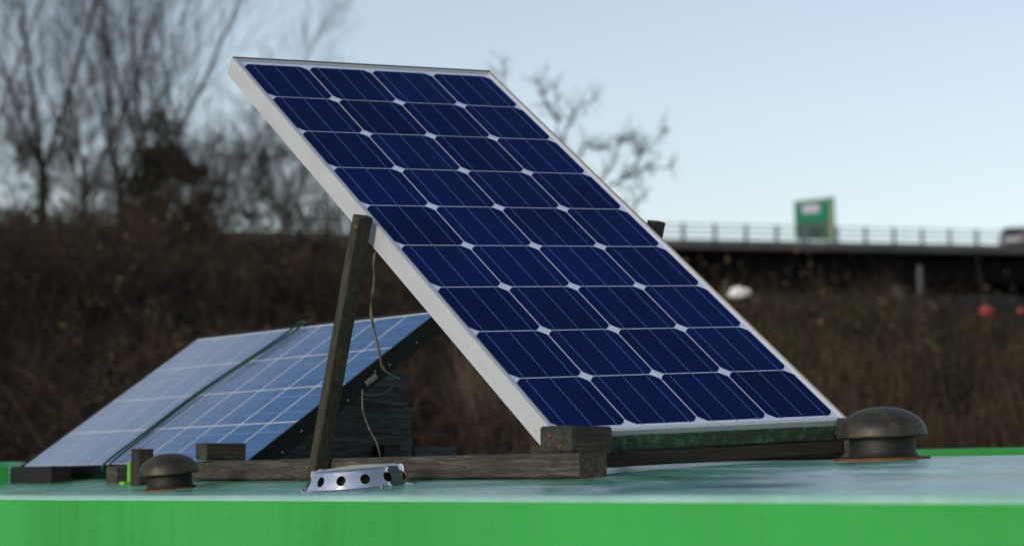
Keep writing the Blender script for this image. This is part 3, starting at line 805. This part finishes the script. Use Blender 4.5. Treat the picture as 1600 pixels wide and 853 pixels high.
def bare_tree(px, Y, h, seed, label, stems=3, up=1.0, spread=.5, r=.07, lean=.21, kids=(4,4,3,3), minr=.0023, group='bare trees on the bank', base_px=None, L0=None, cat='tree', name='bare_tree', levels=3):
    rg = random.Random(seed); x = (px-800)/FPX*Y; z = bank_h(x, Y)-.1
    r_ = root(name, Vector((x, Y, z)), label, cat, group)
    tr = Sticks(6); cr = Sticks(3)
    base = np.array([x, Y, z]); p = base; th = h*.20
    tr.seg(p, p+np.array([rg.uniform(-.1,.1),0,th]), r*1.35, r); q = p+np.array([0,0,th])
    q = np.array(tr.V[-1]); q = np.mean(np.array(tr.V[-6:]), 0)
    for i in range(stems):
        a = 2*math.pi*i/stems+rg.uniform(-.5,.5)
        d = np.array([math.cos(a)*lean*2, math.sin(a)*lean, 1.0]); d /= np.linalg.norm(d)
        L = h*rg.uniform(.72,.95); pp = q.copy(); dd = d
        n = 9
        for j in range(n):
            dd = dd+np.array([rg.gauss(0,.07), rg.gauss(0,.05), .06*up]); dd /= np.linalg.norm(dd)
            p2 = pp+dd*L/n; r1 = r*.55*(1-j/n)**1.5+.004; r2 = r*.55*(1-(j+1)/n)**1.5+.004
            tr.seg(pp, p2, r1, r2)
            for _ in range(4 if j else 2):
                th_ = rg.uniform(0, 2*math.pi); a2 = np.cross(dd, (math.cos(th_), math.sin(th_), .2)); a2 /= np.linalg.norm(a2)
                c = dd*math.cos(spread)+a2*math.sin(spread)
                grow(cr, rg, pp+(p2-pp)*rg.random(), c, L*rg.uniform(.18,.36)*(1-.45*j/n), min(.0065, r1*.42), levels-1, up, spread, 4, kids, minr)
            pp = p2
    tr.build('trunk', M_BARK, r_); cr.build('crown', M_BARK, r_)
    return r_
for i, (px, Y, h, sd_, n_, lb) in enumerate([
    (62, 38, 8.6, 11, 3, 'tall bare tree with thick forked trunk, nearest the left edge of the photo'),
    (128, 41, 7.6, 12, 3, 'bare tree with slim upright stems, second of the tall trees from the left'),
    (185, 39, 7.4, 13, 3, 'bare tree with fine fan of twigs, third of the tall trees from the left'),
    (240, 40, 8.0, 14, 3, 'bare upright tree rising right behind the dark ivy mass'),
    (300, 43, 5.8, 15, 3, 'shorter bare tree with faint twigs, rightmost of the tall trees at left'),
    (-40, 40, 8.4, 16, 3, 'bare tree whose branches only reach in over the left edge of the photo')]):
    bare_tree(px, Y, h, sd_, lb, n_, .85, .46, .075 if i in (0, 3) else .05)

def shrub(px, Y, h, seed, label, wd=1.0):
    rg = random.Random(seed); x = (px-800)/FPX*Y; z = bank_h(x, Y)-.05
    r_ = root('bare_shrub', Vector((x, Y, z)), label, 'shrub', 'bare shrubs along the top of the bank')
    tr = Sticks(4); cr = Sticks(3)
    for i in range(12):
        a = rg.uniform(0, 2*math.pi); d = np.array([math.cos(a)*.6*wd, math.sin(a)*.4, 1.0])
        b = np.array([x+rg.uniform(-.25,.25)*wd, Y+rg.uniform(-.2,.2), z])
        dn = d/np.linalg.norm(d); e = b+dn*h*.35; tr.seg(b, e, .016, .010)
        grow(cr, rg, e, dn, h*rg.uniform(.45,.85), .009, 3, .4, .6, 4, (4,4,4,3), .0032)
    tr.build('stem', M_BARK, r_); cr.build('crown', M_BARK, r_)
for i, (px, Y, h, lb) in enumerate([
    (20, 36, 2.3, 'dense bare shrub at the foot of the leftmost forked tree'),
    (110, 36, 1.9, 'low bare shrub between the forked tree and the slim tree'),
    (175, 36, 1.7, 'thin bare shrub just left of the dark ivy mass'),
    (345, 35, 1.8, 'open bare shrub just right of the dark ivy mass'),
    (400, 34, 2.3, 'tallest bare shrub, in front of the sky left of the steep panel'),
    (455, 35, 1.8, 'bushy bare shrub behind the left edge of the steep panel'),
    (510, 34, 1.5, 'bare shrub next to the top of the left wooden prop')]):
    shrub(px, Y, h, 30+i, lb)

def ivy(px, Y, wd, h, label):
    x = (px-800)/FPX*Y; z = bank_h(x, Y)-.1
    r_ = root('ivy_bush', Vector((x, Y, z)), label, 'bush')
    rg = random.Random(9); st_ = Sticks(5)
    for i in range(4):
        st_.seg(np.array([x+rg.uniform(-.2,.2), Y, z]), np.array([x+rg.uniform(-.5,.5)*wd, Y+rg.uniform(-.2,.2), z+h*rg.uniform(.5,.9)]), .05, .02)
    st_.build('trunk', M_BARK, r_)
    P = []
    for i in range(46):
        a, b = rg.uniform(-1,1), rg.uniform(0,1)
        k = math.sqrt(max(.05, 1-a*a))*(.75+.35*rg.random())
        c = np.array([x+a*wd*.5, Y+rg.uniform(-.4,.4), z+.1+b*h*k]); s = rg.uniform(.10,.26)
        P.append(c+nr.normal(size=(330,3))*s*.62)
    V, F = leaves_mesh(np.concatenate(P)-np.array(r_.location), .07, nr)
    link('crown', np_mesh('crown', V, F), M_IVY, r_)
ivy(262, 36, 1.35, 2.3, 'dark ivy covered bush standing out against the sky at left')

# thorn tree whose top shows over the right edge of the steep panel
def thorn_tree():
    Y = 30; x = (880-800)/FPX*Y; z = bank_h(x, Y)-.1
    r_ = root('thorn_tree', Vector((x, Y, z)), 'crooked thorn tree showing behind the upper right edge of the steep panel', 'tree')
    tr = Sticks(6); cr = Sticks(3); rg = random.Random(77)
    base = np.array([x, Y, z])
    paths = [[(858,420),(862,330),(868,250),(872,190),(868,130)], [(862,330),(850,260),(828,205),(812,190)], [(868,250),(885,200),(905,165),(935,155)],
             [(866,300),(900,250),(915,225),(935,235)], [(866,330),(930,300),(975,280),(1005,240),(1045,200)], [(975,280),(1010,262),(1052,262)],
             [(930,300),(960,250),(968,215)], [(872,190),(850,155),(842,125)], [(1005,240),(995,222),(985,212)], [(780,250),(790,170),(785,95)], [(950,330),(985,330),(1010,300)]]
    tr.seg(base, np.array(at(858,420,Y)), .09, .06)
    tr.seg(np.array(at(858,420,Y)), np.array(at(780,250,Y)), .04, .02)
    tr.seg(np.array(at(862,330,Y)), np.array(at(950,330,Y)), .03, .02)
    for pth in paths:
        pts = [np.array(at(a, b, Y+rg.uniform(-.3,.3) if i else Y)) for i, (a, b) in enumerate(pth)]
        n = len(pts)-1
        for i in range(n):
            r1 = .016*(1-i/(n+.5))+.005; r2 = .016*(1-(i+1)/(n+.5))+.005
            tr.seg(pts[i], pts[i+1], r1, r2); d = (pts[i+1]-pts[i]); d /= np.linalg.norm(d)
            for _ in range(8):
                th_ = rg.uniform(0, 6.28); a2 = np.cross(d, (math.cos(th_), math.sin(th_), .2)); a2 /= np.linalg.norm(a2)
                grow(cr, rg, pts[i]+(pts[i+1]-pts[i])*rg.random(), d*.6+a2*.8, rg.uniform(.10,.28), .005, 1, .3, .7, 3, (3,3), .0035)
    tr.build('trunk', M_BARK, r_); cr.build('crown', M_BARK, r_)
thorn_tree()

# ================================================================== FLYOVER
M_CONC = simple('stained_concrete', (.10,.095,.10), .85, 0, .3, .6)
M_GIRD = simple('shaded_steel_girder', (.004,.004,.005), .8, 0, .3, .4, Specular_IOR_Level=.1)  # shade under the deck is put into this near-black steel colour
M_PIER = simple('concrete_pier', (.22,.21,.21), .85, 0, .25, .5)
M_RAIL = simple('galvanised_rail', (.15,.20,.24), .6, .2)
DA, DB = at(250, 359, 120), at(1750, 386, 158)
bx = (DB-DA); bx.z = 0; BL = bx.length; bx.normalize(); by = Vector((-bx.y, bx.x, 0))
def deck(u, v, dz=0): return DA + (DB-DA)*(u/BL) + by*v + UP*dz
def bbox(bm, u0, u1, v0, v1, z0, z1, bevel=0):
    pts = [(u0,v0),(u1,v0),(u1,v1),(u0,v1)]
    hexa(bm, [deck(u,v,z0) for u,v in pts]+[deck(u,v,z1) for u,v in pts], 0, bevel)
fl = root('flyover', Vector(deck(BL*.6, 5, -12)), 'long dark road flyover crossing behind the bank on the right', 'bridge')
bm = bmesh.new(); bbox(bm, -60, BL+160, 0, .5, -.55, 0); obj('edge_beam', bm, M_CONC, fl)
bm = bmesh.new(); bbox(bm, -60, BL+160, .504, 11.5, -.5, -.06); obj('road_deck', bm, M_CONC, fl)
bm = bmesh.new(); bbox(bm, -60, BL+160, 11.504, 12, -.55, 0); obj('edge_beam', bm, M_CONC, fl)
for v in (1.1, 4.2, 7.4, 10.4):
    bm = bmesh.new(); bbox(bm, -60, BL+160, v, v+.6, -2.5, -.505); obj('girder', bm, M_GIRD, fl)
def pxu(px):                                   # distance along the deck of a pixel column
    best = min(range(-200, 4000), key=lambda i: abs((lambda p: 800+FPX*p.x/p.y)(deck(BL*i/3000, 0))-px))
    return BL*best/3000
for px in (520, 1168, 1437, 1760):
    u = pxu(px)
    for v in (2.0, 9.5):
        bm = bmesh.new(); c = deck(u, v, -2.5)
        lathe(bm, [(.45,.0),(.40,-1.2),(.40,-c.z+2.0-(-0)),], Matrix.Translation(c), 20)
        bm.free(); bm = bmesh.new(); lathe(bm, [(0,0),(.42,0),(.38,-1.0),(.38,-(c.z+1.5))], Matrix.Translation(c), 20)
        obj('pier', bm, M_PIER, fl, True)
rl = root('parapet_rail', Vector(deck(BL*.6, .25, 0)), 'thin metal parapet railing running along the top of the flyover', 'railing')
bm = bmesh.new()
for z in (.93, .62, .31): bbox(bm, -60, BL+160, .20, .27, z-.035, z+.035)
obj('rail', bm, M_RAIL, rl)
u0 = pxu(1071); sp = (pxu(1121)-u0)
k0 = int(-(u0-5)/sp)
for k in range(k0, 110):
    u = u0+k*sp
    if u > BL+150: break
    bm = bmesh.new(); bbox(bm, u-.11, u+.11, .10, .198, .002, 1.0); obj('post', bm, M_RAIL, rl)

# road sign on the flyover
def road_sign():
    uc = pxu(1273); dist = deck(uc, .8).y; px2m = dist/FPX
    c = deck(uc, .9, 0)
    r = root('road_sign', c, 'green direction sign with a pale patch standing on the flyover', 'road sign')
    y = c.y
    def P(px, py, dy=0): q = at(px, py, y); return Vector((q.x, q.y+dy, q.z))
    m = simple('sign_green', (.004,.20,.10), .4, 0, .1); mg = simple('sign_grey_green', (.05,.12,.07), .6); mw = simple('sign_pale', (.55,.55,.72), .5, 0, .05); mf = simple('sign_frame', (.38,.36,.24), .5)
    bm = bmesh.new(); q = [(1241,315),(1304,307),(1306,375),(1243,373)]
    hexa(bm, [P(1243,374,.12), P(1243,374,0), P(1306,376,0), P(1306,376,.12), P(1241,314.5,.12), P(1241,314.5,0), P(1304,307.5,0), P(1304,307.5,.12)]); obj('sign_face', bm, m, r)
    bm = bmesh.new()
    hexa(bm, [P(1254,334,-.01), P(1254,334,-.03), P(1280,332,-.03), P(1280,332,-.01), P(1254,321,-.01), P(1254,321,-.03), P(1280,319,-.03), P(1280,319,-.01)]); obj('text_patch', bm, mw, r)
    bm = bmesh.new()
    hexa(bm, [P(1297,374,-.01), P(1297,374,-.04), P(1302,374,-.04), P(1302,374,-.01), P(1297,314,-.01), P(1297,314,-.04), P(1302,313,-.04), P(1302,313,-.01)])
    hexa(bm, [P(1245,318,-.01), P(1245,318,-.04), P(1296,312,-.04), P(1296,312,-.01), P(1245,316,-.01), P(1245,316,-.04), P(1296,310,-.04), P(1296,310,-.01)]); obj('border', bm, mf, r)
    bm = bmesh.new()
    hexa(bm, [P(1244,373,-.012), P(1244,373,-.05), P(1296,373,-.05), P(1296,373,-.012), P(1244,348,-.012), P(1244,348,-.05), P(1296,346,-.05), P(1296,346,-.012)]); obj('lower_plate', bm, mg, r)
    for px in (1252, 1296):
        bm = bmesh.new(); a = P(px, 320, .2); b = Vector((a.x, a.y, c.z-.05)); tube(bm, [b, a], .07, 10); obj('post', bm, M_RAIL, r)
road_sign()

# car on the flyover
def car():
    c = deck(pxu(1594), 0, 0); c = at(1599, 386, (c+by*2.2).y)
    r = bpy.data.objects.new('parked_car', None); r.name = 'car'; COL.objects.link(r); r.location = c; r.rotation_euler = (0, 0, math.radians(28))
    lab(r, 'dark car with red tail light driving on the flyover at the right edge', 'car')
    mb = simple('dark_car_paint', (.02,.022,.026), .25, .3); mg = simple('car_glass', (.03,.04,.05), .08); mr = Mat('red_tail_light'); mr.set(Base_Color=(.22,.02,.03,1), Roughness=.3)
    mr.set(Emission_Color=(1,.06,.08,1), Emission_Strength=.04)
    mt = simple('tyre_rubber', (.012,.012,.012), .8)
    prof = [(0,.35),(.02,.75),(.12,.98),(.35,1.05),(.75,1.46),(1.5,1.52),(2.3,1.47),(3.1,1.02),(4.1,.88),(4.35,.62),(4.38,.32),(.05,.28)]
    def T(x, v, z): return bx*x + by*v + UP*z
    bm = bmesh.new()
    rows = []
    for v, k, zt in ((0,1,-.02),(.12,1,0),(1.58,1,0),(1.70,1,-.02)):
        rows.append([bm.verts.new(T(x+(.04 if zt else 0), v+(.14 if z > 1.1 and v < .5 else (-.14 if z > 1.1 else 0)), z+zt)) for x, z in prof])
    n = len(prof)
    for a, b in zip(rows, rows[1:]):
        for i in range(n): bm.faces.new((a[i], a[(i+1)%n], b[(i+1)%n], b[i]))
    bm.faces.new(rows[0]); bm.faces.new(rows[-1][::-1])
    obj('body', bm, mb, r, world=False)
    for v in (-.012+.08, 1.66-.03):
        bm = bmesh.new(); w_ = .03; f = [(.72,1.08),(.92,1.38),(2.25,1.40),(2.85,1.06)]
        hexa(bm, [T(.62,v-.04,1.07),T(2.9,v-.04,1.07),T(2.9,v,1.07),T(.62,v,1.07),T(.92,v+.05,1.40),T(2.28,v+.05,1.40),T(2.28,v+.09,1.40),T(.92,v+.09,1.40)]); obj('side_window', bm, mg, r, world=False)
    bm = bmesh.new(); hexa(bm, [T(.33,.25,1.08),T(.40,.25,1.08),T(.40,1.45,1.08),T(.33,1.45,1.08),T(.66,.3,1.42),T(.72,.3,1.42),T(.72,1.4,1.42),T(.66,1.4,1.42)]); obj('rear_window', bm, mg, r, world=False)
    for v in (.03, 1.37):
        bm = bmesh.new(); hexa(bm, [T(-.03,v,.72),T(.12,v,.72),T(.12,v+.3,.72),T(-.03,v+.3,.72),T(.01,v,.92),T(.16,v,.92),T(.16,v+.3,.92),T(.01,v+.3,.92)]); obj('tail_light', bm, mr.m, r, world=False)
    for x in (.85, 3.5):
        for v in (-.01, 1.51):
            bm = bmesh.new(); Mx = Matrix.Translation(T(x, v, .33)) @ by.to_track_quat('Z','Y').to_matrix().to_4x4()
            lathe(bm, [(0,0),(.18,.0),(.20,-.01),(.31,0),(.33,.04),(.33,.17),(.31,.2),(0,.2)], Mx, 24); obj('wheel', bm, mt, r, True, world=False)
car()

# pale post standing on the bank under the flyover
bm = bmesh.new(); a = at(1437, 417, 33); tube(bm, [Vector((a.x, a.y, bank_h(a.x, a.y)-.2)), a], .035, 10); tube(bm, [a, a+UP*.03], [.035, .01], 10)
o = obj('marker_post', bm, simple('grey_post', (.10,.10,.11), .8), None, True); lab(o, 'short pale post standing in the scrub under the right part of the flyover', 'post')

# litter caught in the scrub
def crumple(name, c, sx, sy, sz, mat, label, cat, seed):
    bm = bmesh.new(); bmesh.ops.create_icosphere(bm, subdivisions=4, radius=1)
    for v in bm.verts:
        n = noise.noise_vector(v.co*1.8+Vector((seed,0,0)))*.45 + noise.noise_vector(v.co*5+Vector((0,seed,0)))*.16
        q = v.co+n; v.co = Vector((q.x*sx, q.y*sy, q.z*sz))+c
    o = obj(name, bm, mat, None, False); lab(o, label, cat)
Yb = 19
crumple('plastic_bag', at(1157, 457, Yb), .082, .06, .045, simple('white_plastic', (.85,.87,.86), .3), 'small white plastic bag caught in the scrub below the flyover', 'bag', 3)
crumple('plastic_bag', at(1542, 486, Yb), .055, .04, .040, simple('red_plastic', (.40,.06,.06), .5), 'red scrap of plastic in the scrub, the larger one left of the photo edge', 'bag', 8)
crumple('plastic_bag', at(1595, 485, Yb), .030, .03, .025, simple('dull_red_plastic', (.30,.06,.06), .5), 'smallest dull red scrap in the scrub right at the photo edge', 'bag', 14)
